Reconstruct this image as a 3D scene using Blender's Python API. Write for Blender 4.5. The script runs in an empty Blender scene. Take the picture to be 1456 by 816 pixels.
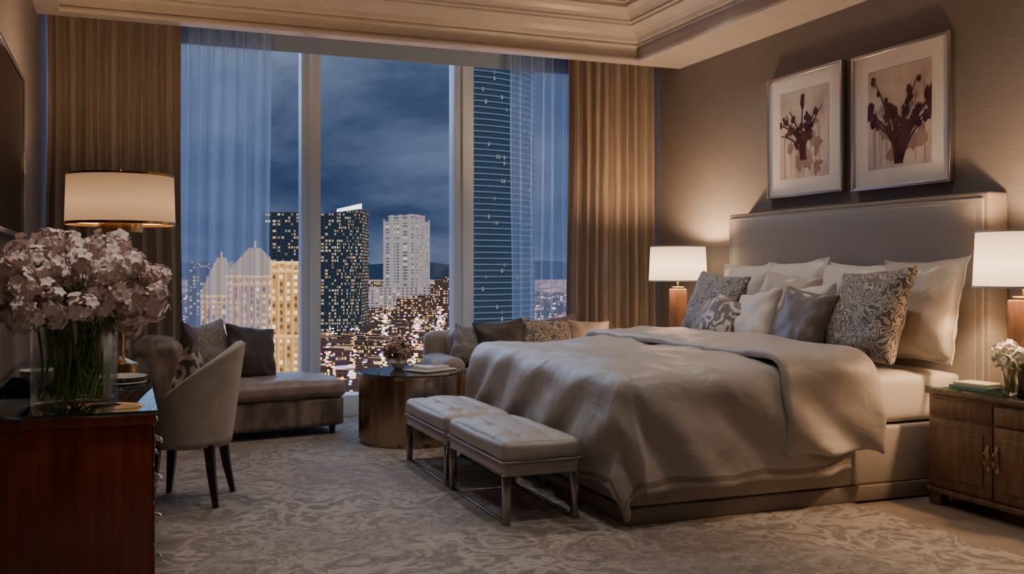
import bpy, bmesh, math, random
from math import sin, cos, pi, radians, hypot
from mathutils import Vector, Matrix, noise, Euler

random.seed(7)
scene = bpy.context.scene
COL = scene.collection

# ------------------------------------------------------------------ node helpers
def new_mat(name):
    m = bpy.data.materials.new(name); m.use_nodes = True
    nt = m.node_tree; nt.nodes.clear()
    out = nt.nodes.new('ShaderNodeOutputMaterial')
    return m, nt, out

def N(nt, typ, ins=None, **props):
    n = nt.nodes.new(typ)
    for k, v in props.items(): setattr(n, k, v)
    if ins:
        for k, v in ins.items():
            s = n.inputs[k]
            if isinstance(v, bpy.types.NodeSocket): nt.links.new(v, s)
            else: s.default_value = v
    return n

def c4(c): return (c[0], c[1], c[2], 1.0)

def ramp(nt, fac, stops, interp='LINEAR'):
    r = nt.nodes.new('ShaderNodeValToRGB'); r.color_ramp.interpolation = interp
    els = r.color_ramp.elements
    els[0].position, els[0].color = stops[0][0], c4(stops[0][1])
    els[1].position, els[1].color = stops[-1][0], c4(stops[-1][1])
    for p, c in stops[1:-1]:
        e = els.new(p); e.color = c4(c)
    nt.links.new(fac, r.inputs[0]); return r.outputs[0]

def objcoord(nt, scale=(1, 1, 1)):
    tc = nt.nodes.new('ShaderNodeTexCoord')
    mp = N(nt, 'ShaderNodeMapping', {'Vector': tc.outputs['Object'], 'Scale': scale})
    return mp.outputs[0]

def M(nt, op, a, b=None, c=None):
    n = nt.nodes.new('ShaderNodeMath'); n.operation = op
    for i, v in enumerate((a, b, c)):
        if v is None: continue
        if isinstance(v, bpy.types.NodeSocket): nt.links.new(v, n.inputs[i])
        else: n.inputs[i].default_value = v
    return n.outputs[0]

def surf(name, c1, c2=None, scale=(8, 8, 8), rough=0.6, metal=0.0, sheen=0.0, bump=0.1, nscale=1.0,
         detail=4, spec=0.5, lo=0.35, hi=0.65, bscale=None, coat=0.0, bdist=.01, distort=0.0):
    m, nt, out = new_mat(name)
    v = objcoord(nt, scale)
    nz = N(nt, 'ShaderNodeTexNoise', {'Vector': v, 'Scale': nscale, 'Detail': detail})
    col = ramp(nt, nz.outputs[0], [(lo, c1), (hi, c2 or c1)])
    p = N(nt, 'ShaderNodeBsdfPrincipled', {'Base Color': col, 'Roughness': rough, 'Metallic': metal,
          'Sheen Weight': sheen, 'Specular IOR Level': spec, 'Coat Weight': coat})
    if bump:
        v2 = objcoord(nt, bscale) if bscale else v
        n2 = N(nt, 'ShaderNodeTexNoise', {'Vector': v2, 'Scale': nscale * 2, 'Detail': 3, 'Distortion': distort})
        b = N(nt, 'ShaderNodeBump', {'Height': n2.outputs[0], 'Strength': bump, 'Distance': bdist})
        nt.links.new(b.outputs[0], p.inputs['Normal'])
    nt.links.new(p.outputs[0], out.inputs[0])
    return m

def scroll(name, c1, c2, scale=9, freq=26, width=0.0, rough=0.5, sheen=0.2, dist=1.2):
    """two tone embroidered scroll pattern"""
    m, nt, out = new_mat(name)
    v = objcoord(nt)
    nz = N(nt, 'ShaderNodeTexNoise', {'Vector': v, 'Scale': scale, 'Detail': 1.0, 'Distortion': dist})
    s = M(nt, 'SINE', M(nt, 'MULTIPLY', nz.outputs[0], freq))
    col = ramp(nt, M(nt, 'MULTIPLY_ADD', s, .5, .5), [(.5 + width / 2, c1), (.62 + width / 2, c2)])
    p = N(nt, 'ShaderNodeBsdfPrincipled', {'Base Color': col, 'Roughness': rough, 'Sheen Weight': sheen})
    b = N(nt, 'ShaderNodeBump', {'Height': s, 'Strength': 0.35, 'Distance': 0.004})
    nt.links.new(b.outputs[0], p.inputs['Normal'])
    nt.links.new(p.outputs[0], out.inputs[0])
    return m

def clear_glass(name, tint=(1, 1, 1), refl=0.08, rough=0.0, k=.8):
    m, nt, out = new_mat(name)
    fr = N(nt, 'ShaderNodeFresnel', {'IOR': 1.45})
    f = M(nt, 'MULTIPLY_ADD', fr.outputs[0], k, refl)
    t = N(nt, 'ShaderNodeBsdfTransparent', {'Color': c4(tint)})
    g = N(nt, 'ShaderNodeBsdfGlossy', {'Roughness': rough, 'Color': (1, 1, 1, 1)})
    x = N(nt, 'ShaderNodeMixShader', {0: f, 1: t.outputs[0], 2: g.outputs[0]})
    nt.links.new(x.outputs[0], out.inputs[0]); return m

def emis(name, col, strength, sample=True):
    m, nt, out = new_mat(name)
    e = N(nt, 'ShaderNodeEmission', {'Color': c4(col), 'Strength': strength})
    nt.links.new(e.outputs[0], out.inputs[0])
    if not sample: m.cycles.emission_sampling = 'NONE'
    return m

def shade_mat(name, col, strength):
    m, nt, out = new_mat(name)
    v = objcoord(nt, (60, 60, 160))
    nz = N(nt, 'ShaderNodeTexNoise', {'Vector': v, 'Scale': 1.0, 'Detail': 2})
    tc = nt.nodes.new('ShaderNodeTexCoord')
    sx = N(nt, 'ShaderNodeSeparateXYZ', {0: tc.outputs['Generated']})
    # linen lit from the bulb inside: hottest round the middle of the drum
    d = M(nt, 'ABSOLUTE', M(nt, 'SUBTRACT', sx.outputs[2], 0.42))
    k = M(nt, 'SUBTRACT', 1.1, M(nt, 'MULTIPLY', d, 1.1))
    st = M(nt, 'MULTIPLY', M(nt, 'MULTIPLY', k, strength), M(nt, 'MULTIPLY_ADD', nz.outputs[0], 0.3, 0.85))
    e = N(nt, 'ShaderNodeEmission', {'Color': c4(col), 'Strength': st})
    di = N(nt, 'ShaderNodeBsdfDiffuse', {'Color': (.40, .33, .25, 1)})
    a = N(nt, 'ShaderNodeAddShader', {0: e.outputs[0], 1: di.outputs[0]})
    nt.links.new(a.outputs[0], out.inputs[0]); return m

def sheer_mat(name, col, opac):
    m, nt, out = new_mat(name)
    t = N(nt, 'ShaderNodeBsdfTransparent', {'Color': (1, 1, 1, 1)})
    d = N(nt, 'ShaderNodeBsdfDiffuse', {'Color': c4(col)})
    l = N(nt, 'ShaderNodeBsdfTranslucent', {'Color': c4(col)})
    a = N(nt, 'ShaderNodeMixShader', {0: 0.75, 1: d.outputs[0], 2: l.outputs[0]})
    lw = N(nt, 'ShaderNodeLayerWeight', {'Blend': 0.3})
    f = M(nt, 'MINIMUM', M(nt, 'MULTIPLY_ADD', lw.outputs['Facing'], 0.6, opac), .93)
    x = N(nt, 'ShaderNodeMixShader', {0: f, 1: t.outputs[0], 2: a.outputs[0]})
    nt.links.new(x.outputs[0], out.inputs[0]); return m

def city_mat(name, wall, glow, c1, c2, density, sx, sz, strength, wallglow=0.0, dark=.65):
    """facade: grid of windows, a random share of them lit"""
    m, nt, out = new_mat(name)
    tc = nt.nodes.new('ShaderNodeTexCoord')
    s = N(nt, 'ShaderNodeSeparateXYZ', {0: tc.outputs['Object']})
    a = M(nt, 'DIVIDE', M(nt, 'MULTIPLY_ADD', s.outputs[1], 0.83, s.outputs[0]), sx)
    b = M(nt, 'DIVIDE', s.outputs[2], sz)
    cell = N(nt, 'ShaderNodeCombineXYZ', {0: M(nt, 'FLOOR', a), 1: M(nt, 'FLOOR', b), 2: 0.5})
    wn = N(nt, 'ShaderNodeTexWhiteNoise', {'Vector': cell.outputs[0]}, noise_dimensions='3D')
    on = M(nt, 'LESS_THAN', wn.outputs['Value'], density)
    fa = M(nt, 'FRACT', a); fb = M(nt, 'FRACT', b)
    mk = M(nt, 'MULTIPLY', M(nt, 'MULTIPLY', M(nt, 'GREATER_THAN', fa, 0.22), M(nt, 'LESS_THAN', fa, 0.78)),
           M(nt, 'MULTIPLY', M(nt, 'GREATER_THAN', fb, 0.25), M(nt, 'LESS_THAN', fb, 0.8)))
    br = M(nt, 'MULTIPLY_ADD', M(nt, 'FRACT', M(nt, 'MULTIPLY', wn.outputs['Value'], 37.7)), 1.0, 0.25)
    fac = M(nt, 'MULTIPLY', M(nt, 'MULTIPLY', on, mk), M(nt, 'MULTIPLY', br, strength))
    hue = ramp(nt, M(nt, 'FRACT', M(nt, 'MULTIPLY', wn.outputs['Value'], 91.3)), [(0.2, c1), (0.9, c2)])
    e = N(nt, 'ShaderNodeEmission', {'Color': hue, 'Strength': fac})
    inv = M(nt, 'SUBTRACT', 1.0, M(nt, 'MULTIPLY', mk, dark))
    g = N(nt, 'ShaderNodeEmission', {'Color': c4(glow), 'Strength': M(nt, 'MULTIPLY', inv, wallglow)})  # floodlighting painted onto the walls as emission, weaker over the windows
    d = N(nt, 'ShaderNodeBsdfDiffuse', {'Color': c4(wall)})
    x = N(nt, 'ShaderNodeAddShader', {0: e.outputs[0], 1: g.outputs[0]})
    y = N(nt, 'ShaderNodeAddShader', {0: x.outputs[0], 1: d.outputs[0]})
    nt.links.new(y.outputs[0], out.inputs[0])
    m.cycles.emission_sampling = 'NONE'
    return m

# ------------------------------------------------------------------ materials
WALL = surf('wall_grasscloth', (.150, .136, .134), (.195, .178, .174), (3, 3, 160), rough=.7, bump=.15, nscale=1.5)
WALLL = surf('wall_paint', (.20, .17, .15), (.23, .195, .175), (3, 3, 60), rough=.7, bump=.05)
CEIL = surf('ceiling_paint', (.50, .465, .44), (.54, .505, .475), rough=.24, bump=0)
TRAY = surf('tray_brown', (.10, .065, .045), (.12, .08, .055), rough=.5, bump=0)
FLOOR = surf('travertine', (.25, .19, .15), (.34, .27, .21), (1.2, 6, 6), rough=.35, bump=.03)
def carpet():
    m, nt, out = new_mat('carpet_damask')
    v = objcoord(nt)
    n1 = N(nt, 'ShaderNodeTexNoise', {'Vector': v, 'Scale': 3.6, 'Detail': 3, 'Distortion': 1.5, 'Roughness': .55})
    n2 = N(nt, 'ShaderNodeTexNoise', {'Vector': v, 'Scale': 20, 'Detail': 4, 'Distortion': 1.5})
    n4 = N(nt, 'ShaderNodeTexNoise', {'Vector': v, 'Scale': 1.0, 'Detail': 3})
    n3 = N(nt, 'ShaderNodeTexNoise', {'Vector': v, 'Scale': 220, 'Detail': 2})
    s = M(nt, 'SINE', M(nt, 'MULTIPLY', n1.outputs[0], 28))
    # pattern fades in and out like a worn damask
    amt = ramp(nt, n4.outputs[0], [(.40, (.10, .10, .10)), (.6, (.32, .32, .32))])
    k = M(nt, 'ADD', M(nt, 'MULTIPLY', s, amt), M(nt, 'MULTIPLY', n2.outputs[0], 1.1))
    k = M(nt, 'ADD', k, M(nt, 'MULTIPLY_ADD', n4.outputs[0], .5, -.28))
    col = ramp(nt, k, [(.2, (.165, .137, .12)), (.5, (.26, .22, .193)), (.85, (.42, .365, .32))])
    p = N(nt, 'ShaderNodeBsdfPrincipled', {'Base Color': col, 'Roughness': .8, 'Sheen Weight': .2})
    h = M(nt, 'ADD', M(nt, 'MULTIPLY', n3.outputs[0], .5), k)
    b = N(nt, 'ShaderNodeBump', {'Height': h, 'Strength': .6, 'Distance': .008})
    nt.links.new(b.outputs[0], p.inputs['Normal']); nt.links.new(p.outputs[0], out.inputs[0]); return m
CARPET = carpet()
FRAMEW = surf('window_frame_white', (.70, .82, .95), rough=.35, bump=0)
WGLASS = clear_glass('window_glass', (.95, .97, 1), 0.0, k=.25)
CURT = surf('curtain_taupe_silk', (.25, .20, .172), (.32, .26, .225), (40, 40, 3), rough=.40, sheen=.3, bump=.1)
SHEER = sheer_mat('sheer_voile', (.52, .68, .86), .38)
TOP_STRIP = surf('window_top_strip', (.30, .40, .55), rough=.8, bump=0)
LINEN = surf('duvet_satin', (.44, .40, .37), (.48, .435, .40), (5, 5, 5), rough=.38, sheen=.1, bump=.5, spec=.45, bscale=(1.6, 2.4, 2.0), bdist=.035, distort=.8)
HEM = surf('duvet_hem', (.26, .22, .19), (.30, .25, .22), (30, 30, 30), rough=.45, bump=.05)
SHEET = surf('white_sheet', (.62, .58, .54), (.66, .62, .58), rough=.6, bump=.08)
BASEF = surf('bed_base_fabric', (.45, .40, .355), (.49, .435, .385), (60, 60, 60), rough=.7, bump=.1)
BASEB = surf('bed_base_band', (.25, .205, .175), (.28, .23, .195), (60, 60, 60), rough=.6, bump=.1)
HEADB = surf('headboard_satin', (.25, .228, .217), (.28, .254, .24), (90, 90, 90), rough=.36, sheen=.2, bump=.05)
HEADS = surf('headboard_trim', (.20, .168, .15), (.24, .20, .175), (60, 60, 60), rough=.6, bump=.1)
SATIN = surf('pillow_satin_champagne', (.46, .40, .355), (.52, .455, .405), (12, 12, 12), rough=.33, sheen=.2, bump=.3, bscale=(3, 3, 3), bdist=.03, distort=.8)
SATINW = surf('pillow_satin_ivory', (.64, .59, .54), (.70, .65, .595), (12, 12, 12), rough=.4, sheen=.2, bump=.3, bscale=(3, 3, 3), bdist=.03, distort=.8)
DBROWN = surf('pillow_brown', (.12, .092, .084), (.16, .125, .113), (25, 25, 25), rough=.36, sheen=.3, bump=.1)
PLUM = surf('pillow_plum', (.035, .024, .027), (.055, .038, .040), (25, 25, 25), rough=.5, sheen=.3, bump=.1)
SCR1 = scroll('pillow_scroll_taupe', (.095, .072, .06), (.42, .36, .30), 11, 50, -.1)
SCR2 = scroll('pillow_scroll_grey', (.11, .10, .10), (.38, .36, .34), 12, 58, -.1)
SCR3 = scroll('pillow_floral', (.14, .11, .10), (.60, .53, .46), 7, 22, .1)
SCR4 = scroll('pillow_silver', (.13, .11, .105), (.36, .32, .30), 16, 60, 0)
VELV = surf('velvet_mauve', (.12, .086, .078), (.30, .225, .195), (7, 7, 2.5), rough=.45, sheen=.3, bump=.15, nscale=1.2, lo=.42, hi=.62)
VELVS = surf('velvet_seat', (.23, .175, .155), (.33, .255, .225), (10, 10, 10), rough=.45, sheen=.3, bump=.15)
SOFA = surf('sofa_fabric', (.20, .155, .14), (.27, .21, .19), (10, 10, 10), rough=.6, sheen=.3, bump=.15)
SOFAB = surf('sofa_back_fabric', (.30, .24, .20), (.34, .27, .23), (10, 10, 10), rough=.6, sheen=.2, bump=.15)
CREAM = surf('chair_cream', (.42, .375, .32), (.50, .445, .38), (14, 14, 14), rough=.6, sheen=.3, bump=.15)
BENCHF = surf('bench_fabric', (.40, .355, .325), (.45, .40, .37), (12, 12, 12), rough=.42, sheen=.2, bump=.1)
STEEL = surf('champagne_steel', (.42, .37, .33), rough=.2, metal=1, bump=0)
BRASS = surf('brass', (.55, .36, .16), (.62, .42, .2), rough=.25, metal=1, bump=0)
BRONZE = surf('bronze_panel', (.40, .28, .185), (.54, .39, .26), (2, 2, 2), rough=.22, metal=1, bump=.03)
NICKEL = surf('nickel', (.6, .57, .53), rough=.25, metal=1, bump=0)
MAHOG = surf('mahogany', (.14, .022, .010), (.20, .038, .016), (3, 3, 26), rough=.3, bump=.02, coat=.3, nscale=1.5)
MAHOG2 = surf('mahogany_side', (.16, .024, .010), (.24, .043, .017), (30, 3, 2), rough=.3, bump=.02, coat=.3, nscale=1.2)
WOOD = surf('walnut', (.12, .067, .041), (.20, .115, .069), (4, 26, 4), rough=.35, bump=.03, coat=.2, nscale=1.3)
DARKW = surf('dark_wood', (.028, .013, .009), (.05, .024, .015), (6, 6, 30), rough=.35, bump=.02)
BLACK = surf('black_gloss', (.008, .008, .01), rough=.12, bump=0)
DARKG = surf('dark_glass_top', (.03, .025, .02), rough=.04, bump=0, spec=.8)
GLASS = clear_glass('clear_glass', (.97, .985, .975), .01, k=.5)
GLASSG = clear_glass('glass_top_green', (.55, .78, .70), .12)
WATER = clear_glass('water', (.93, .96, .94), .0, k=.3)
FRAMES = surf('picture_frame_silver', (.5, .48, .46), rough=.3, metal=1, bump=0)
MATB = surf('picture_mat', (.66, .635, .635), (.69, .665, .665), (3, 3, 3), rough=.7, bump=0)
PRINT = surf('print_paper', (.36, .295, .27), (.56, .49, .46), (5, 5, 3), rough=.7, bump=0, lo=.35, hi=.6)
INK = surf('ink_plum', (.045, .014, .014), (.10, .042, .038), (9, 9, 9), rough=1, bump=0, spec=0)
INK2 = surf('ink_wash', (.25, .165, .145), (.35, .255, .225), (9, 9, 9), rough=1, bump=0, spec=0)
PINK = surf('petal_blush', (.90, .68, .63), (.97, .86, .82), (14, 14, 14), rough=.6, bump=0)
WHITEF = surf('petal_white', (.75, .72, .62), (.85, .82, .74), (14, 14, 14), rough=.6, bump=0)
GREEN = surf('stem_green', (.13, .20, .04), (.26, .36, .09), (9, 9, 9), rough=.45, bump=0)
CERAM = surf('white_ceramic', (.7, .68, .64), rough=.2, bump=0)
BOOK1 = surf('book_teal', (.10, .16, .16), rough=.5, bump=0)
BOOK2 = surf('book_ivory', (.6, .55, .48), rough=.6, bump=0)
SHM_L = shade_mat('lampshade_linen_amber', (1.0, .53, .25), .68)
SHM_R = shade_mat('lampshade_linen_warm', (1.0, .64, .35), 3.4)

# ------------------------------------------------------------------ geometry helpers
def add_obj(name, me, mat=None, parent=None, loc=(0, 0, 0), rot=(0, 0, 0), smooth=True):
    ob = bpy.data.objects.new(name, me); COL.objects.link(ob)
    if mat is not None:
        if isinstance(mat, (list, tuple)):
            for mm in mat: me.materials.append(mm)
        else: me.materials.append(mat)
    if smooth:
        for p in me.polygons: p.use_smooth = True
    ob.location = loc; ob.rotation_euler = rot
    if parent: ob.parent = parent
    return ob

def group(name, loc=(0, 0, 0), rotz=0.0):
    e = bpy.data.objects.new(name, None); COL.objects.link(e)
    e.location = loc; e.rotation_euler = (0, 0, rotz); e.empty_display_size = .1
    return e

def mesh(name, v, f):
    me = bpy.data.meshes.new(name); me.from_pydata([tuple(x) for x in v], [], f); me.update(); return me

def sharp(me, ang=35):
    try: me.set_sharp_from_angle(angle=radians(ang))
    except Exception: pass

def box(name, x0, x1, y0, y1, z0, z1, mat, parent=None, bev=0.0, seg=2):
    bm = bmesh.new(); bmesh.ops.create_cube(bm, size=1)
    for v in bm.verts:
        v.co = Vector(((x0 + x1) / 2 + v.co.x * (x1 - x0), (y0 + y1) / 2 + v.co.y * (y1 - y0), (z0 + z1) / 2 + v.co.z * (z1 - z0)))
    if bev: bmesh.ops.bevel(bm, geom=bm.edges[:], offset=bev, segments=seg, affect='EDGES', profile=.5)
    me = bpy.data.meshes.new(name); bm.to_mesh(me); bm.free()
    ob = add_obj(name, me, mat, parent, smooth=bool(bev))
    if bev: sharp(me, 50)
    return ob

def soft_box(name, x0, x1, y0, y1, z0, z1, r, mat, parent=None, puff=0.0, n=14, wr=0.0, tuft=None, seed=0, rot=None):
    hx, hy, hz = (x1 - x0) / 2, (y1 - y0) / 2, (z1 - z0) / 2
    cx, cy, cz = (x0 + x1) / 2, (y0 + y1) / 2, (z0 + z1) / 2
    bm = bmesh.new()
    def cl(t): # cluster towards edges
        return math.copysign(abs(t) ** 0.7, t)
    vd = {}
    def gv(a, b, c):
        key = (round(a, 5), round(b, 5), round(c, 5))
        if key not in vd: vd[key] = bm.verts.new(key)
        return vd[key]
    g = [cl(-1 + 2 * i / n) for i in range(n + 1)]
    for ax in range(3):
        for s in (-1, 1):
            for i in range(n):
                for j in range(n):
                    q = []
                    for a, b in ((g[i], g[j]), (g[i + 1], g[j]), (g[i + 1], g[j + 1]), (g[i], g[j + 1])):
                        p = [0, 0, 0]; p[ax] = s; p[(ax + 1) % 3] = a; p[(ax + 2) % 3] = b
                        q.append(gv(*p))
                    if s < 0: q.reverse()
                    bm.faces.new(q)
    rr = min(r, hx, hy, hz) * .999
    for v in bm.verts:
        u = v.co.copy()
        q = Vector((u.x * hx, u.y * hy, u.z * hz))
        inn = Vector((max(-(hx - rr), min(hx - rr, q.x)), max(-(hy - rr), min(hy - rr, q.y)), max(-(hz - rr), min(hz - rr, q.z))))
        d = q - inn
        nn = d.normalized() if d.length > 1e-6 else Vector((0, 0, 1))
        p = inn + nn * rr
        w = (1 - u.x ** 2) * (1 - u.y ** 2)
        if u.z > .99: p.z += puff * min(1, w * 1.6)
        if abs(u.x) > .99: p.x += math.copysign(puff * .4 * (1 - u.y ** 2) * (1 - u.z ** 2), u.x)
        if abs(u.y) > .99: p.y += math.copysign(puff * .4 * (1 - u.x ** 2) * (1 - u.z ** 2), u.y)
        if tuft and u.z > .9:
            for (tx, ty) in tuft:
                dd = hypot(p.x - tx, p.y - ty)
                p.z -= .024 * math.exp(-(dd / .04) ** 2)
            for tx in {round(t_[0], 4) for t_ in tuft}: p.z -= .007 * math.exp(-(abs(p.x - tx) / .014) ** 2)
            for ty in {round(t_[1], 4) for t_ in tuft}: p.z -= .007 * math.exp(-(abs(p.y - ty) / .014) ** 2)
        if wr:
            nv = noise.noise(Vector((p.x * 5 + seed, p.y * 5, p.z * 5)))
            p += nn * wr * nv
        v.co = p + Vector((cx, cy, cz))
    me = bpy.data.meshes.new(name); bm.to_mesh(me); bm.free()
    ob = add_obj(name, me, mat, parent)
    return ob

def lathe(name, prof, mat, parent=None, loc=(0, 0, 0), seg=48, caps=True, ang=35):
    v = []; f = []
    for (r, z) in prof:
        for i in range(seg):
            a = 2 * pi * i / seg; v.append((r * cos(a), r * sin(a), z))
    for k in range(len(prof) - 1):
        for i in range(seg):
            j = (i + 1) % seg
            f.append((k * seg + i, k * seg + j, (k + 1) * seg + j, (k + 1) * seg + i))
    if caps:
        f.append(tuple(reversed(range(seg)))); f.append(tuple(range((len(prof) - 1) * seg, len(prof) * seg)))
    me = mesh(name, v, f); ob = add_obj(name, me, mat, parent, loc); sharp(me, ang)
    return ob

def tube_mesh(paths, rad, seg=6, taper=1.0):
    v = []; f = []
    for pts in paths:
        pts = [Vector(p) for p in pts]; base = len(v); n = len(pts)
        for i, p in enumerate(pts):
            t = (pts[min(i + 1, n - 1)] - pts[max(i - 1, 0)]).normalized()
            up = Vector((0, 0, 1)) if abs(t.z) < .9 else Vector((1, 0, 0))
            a = t.cross(up).normalized(); b = t.cross(a)
            r = rad * (1 + (taper - 1) * i / (n - 1))
            for k in range(seg):
                an = 2 * pi * k / seg; v.append(p + a * r * cos(an) + b * r * sin(an))
        for i in range(n - 1):
            for k in range(seg):
                j = (k + 1) % seg
                f.append((base + i * seg + k, base + i * seg + j, base + (i + 1) * seg + j, base + (i + 1) * seg + k))
        f.append(tuple(base + k for k in range(seg))); f.append(tuple(base + (n - 1) * seg + k for k in reversed(range(seg))))
    return v, f

def tubes(name, paths, rad, mat, parent=None, seg=6, taper=1.0):
    v, f = tube_mesh(paths, rad, seg, taper)
    return add_obj(name, mesh(name, v, f), mat, parent)

def pillow(name, w, h, t, mat, loc, yaw=0, lean=0, roll=0, parent=None, flange=0.0, seed=0, n=26, chop=0.0):
    v = []; f = []; W = n + 1
    for side in (1, -1):
        for i in range(W):
            for j in range(W):
                u = sin((-1 + 2 * i / n) * pi / 2); k = sin((-1 + 2 * j / n) * pi / 2)
                x = w / 2 * u * (1 - .09 * (1 - k * k) * abs(u) ** 3)
                z = h / 2 * k * (1 - .09 * (1 - u * u) * abs(k) ** 3)
                uu, kk = min(1, abs(u) * (1 + flange)), min(1, abs(k) * (1 + flange))
                th = t / 2 * (max(0, 1 - uu ** 2.4) * max(0, 1 - kk ** 2.4)) ** .5
                th = th + .004 * (1 if (i not in (0, n) and j not in (0, n)) else 0)
                nz = noise.noise(Vector((x * 6 + seed * 3.1, z * 6, side * 2.0 + seed)))
                n2 = noise.noise(Vector((x * 16 + seed * 1.7, z * 9 + x * 5, side * 4.0 + seed)))
                rad_w = sin(math.atan2(k, u) * 9 + seed) * .007 * (u * u + k * k) * (1 if th > .012 else 0)
                y = side * (th * (1 + .22 * nz + .10 * n2) + rad_w)
                if chop: z -= chop * math.exp(-(u / .35) ** 2) * max(0, k) ** 2
                if k < 0: y *= 1.12
                # flange flutter
                if flange and (uu >= 1 or kk >= 1): y += .008 * sin(8 * (u + k * 1.3) + seed)
                v.append((x, y, z))
    o = W * W
    for i in range(n):
        for j in range(n):
            a = i * W + j; q = (a, a + 1, a + W + 1, a + W)
            f.append(q); f.append(tuple(o + z for z in reversed(q)))
    me = mesh(name, v, f)
    bm = bmesh.new(); bm.from_mesh(me); bmesh.ops.remove_doubles(bm, verts=bm.verts, dist=.0006)
    bmesh.ops.recalc_face_normals(bm, faces=bm.faces[:]); bm.to_mesh(me); bm.free()
    return add_obj(name, me, mat, parent, loc, (radians(lean), radians(roll), radians(yaw)))

def curtain(name, x0, x1, y, z0, z1, amp, period, mat, parent=None, seed=0, flare=.0):
    nx = max(40, int((x1 - x0) / period * 14)); nz = 14; v = []; f = []
    for j in range(nz + 1):
        t = j / nz; z = z1 + (z0 - z1) * t
        for i in range(nx + 1):
            s = i / nx; x = x0 + (x1 - x0) * s
            ph = 2 * pi * (x - x0) / period + 1.6 * noise.noise(Vector((x * 3, t * .6, seed)))
            a = amp * (1 + .35 * noise.noise(Vector((x * 4, 0, seed + 5))) )* (.75 + .35 * t)
            yy = y + a * sin(ph) + .25 * a * sin(2.3 * ph + seed + t)
            xx = x + .012 * noise.noise(Vector((x * 5, t * 2, seed))) * 2
            v.append((xx, yy, z))
    for j in range(nz):
        for i in range(nx):
            a = j * (nx + 1) + i; f.append((a, a + 1, a + nx + 2, a + nx + 1))
    return add_obj(name, mesh(name, v, f), mat, parent)

def drape(name, x0, x1, y0, y1, zt, of, on, ofar, mat, parent=None, r=.1, seed=0, th=.02, amp=.02, crown=.04,
          step=.03, wr=.02, flare=.05, zmin=.03, freq=14, headover=0.0, headroll=False, hem=None):
    s0, s1, t0, t1 = x0 - of, x1, y0 - on, y1 + ofar
    ns, ntt = int((s1 - s0) / step), int((t1 - t0) / step); v = []; f = []
    yc, hy = (y0 + y1) / 2, (y1 - y0) / 2
    for i in range(ns + 1):
        s = s0 + (s1 - s0) * i / ns
        for j in range(ntt + 1):
            t = t0 + (t1 - t0) * j / ntt
            ex = max(0, x0 - s); ey = (y0 - t) if t < y0 else ((t - y1) if t > y1 else 0)
            bx, by = max(s, x0), max(y0, min(y1, t)); hyp = hypot(ex, ey); e = (ex ** 3 + ey ** 3) ** (1 / 3)
            edge = min(1, max(0, (bx - x0) / .35 + .0)) ; edy = 1 - abs((by - yc) / hy) ** 4
            ridge = 1 - abs(noise.noise(Vector((s * 2.6 + t * 1.2 + seed, t * 2.2 - s * .8, seed + 4)))) * 2
            z = zt + crown * (edge ** .5) * (edy) + wr * noise.noise(Vector((s * 2.3 + seed, t * 2.3, seed))) * 1.2 \
                + wr * .55 * noise.noise(Vector((s * 6 + seed, t * 4 + s * 3, seed))) + wr * .9 * max(0, ridge - .72)
            ox = oy = 0.0
            if e > 0:
                dx, dy = -ex / hyp, (-ey if t < y0 else ey) / hyp
                if e < r * pi / 2: o, dr = r * sin(e / r), r * (1 - cos(e / r))
                else: o, dr = r + flare * (e - r * pi / 2), r + (e - r * pi / 2)
                per = s * 1.0 + t * 1.0 + math.atan2(ey, ex + 1e-6) * .35
                wv = sin(per * freq + seed + 2.5 * noise.noise(Vector((per * 1.7, e * 1.2, seed))))
                o += amp * min(1, dr / .3) * (wv + .6 * noise.noise(Vector((per * 5, e * 3, seed + 9))))
                dr *= 1 + .05 * noise.noise(Vector((per * 2.1, 3, seed)))
                ox, oy = dx * o, dy * o; z = max(zmin, z - dr)
            if headroll and s > x1 - .12:
                k = (s - (x1 - .12)) / .12; z -= .05 * k * k
            v.append((bx + ox, by + oy, z))
    W = ntt + 1
    for i in range(ns):
        for j in range(ntt):
            a = i * W + j; f.append((a, a + W, a + W + 1, a + 1))
    me = mesh(name, v, f)
    ob = add_obj(name, me, [mat, hem] if hem else mat, parent)
    if hem:
        q = 0
        for i in range(ns):
            for j in range(ntt):
                if i == 1 and 1 <= j <= ntt - 2 or (i >= 1 and j in (1, ntt - 2)): me.polygons[q].material_index = 1
                q += 1
    so = ob.modifiers.new('th', 'SOLIDIFY'); so.thickness = th; so.offset = -1
    sb = ob.modifiers.new('sub', 'SUBSURF'); sb.levels = 1; sb.render_levels = 1
    return ob

def flowers(name, centers, count, fs, mat, parent=None, loc=(0, 0, 0), spread=(.72, 1.12)):
    v = []; f = []
    for (c, R) in centers:
        c = Vector(c)
        for k in range(count):
            z = random.uniform(-.8, 1); a = random.uniform(0, 2 * pi); q = (1 - z * z) ** .5
            n = Vector((q * cos(a), q * sin(a), z)).normalized()
            p = c + n * R * random.uniform(*spread)
            n = (n + Vector([random.uniform(-.5, .5) for _ in range(3)])).normalized()
            t = n.cross(Vector((.3, .2, .9))).normalized(); b = n.cross(t)
            s = fs * random.uniform(.7, 1.3)
            for m in range(5):
                an = 2 * pi * m / 5 + a; d = t * cos(an) + b * sin(an); e = n.cross(d)
                i0 = len(v)
                v += [p, p + d * s * .6 + e * s * .42 + n * s * .22, p + d * s * 1.05 + n * s * .12 + e * s * .15, p + d * s * 1.05 + n * s * .12 - e * s * .15, p + d * s * .6 - e * s * .42 + n * s * .22]
                f += [(i0, i0 + 1, i0 + 2, i0 + 3, i0 + 4)]
    return add_obj(name, mesh(name, v, f), mat, parent, loc, smooth=False)

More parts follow.
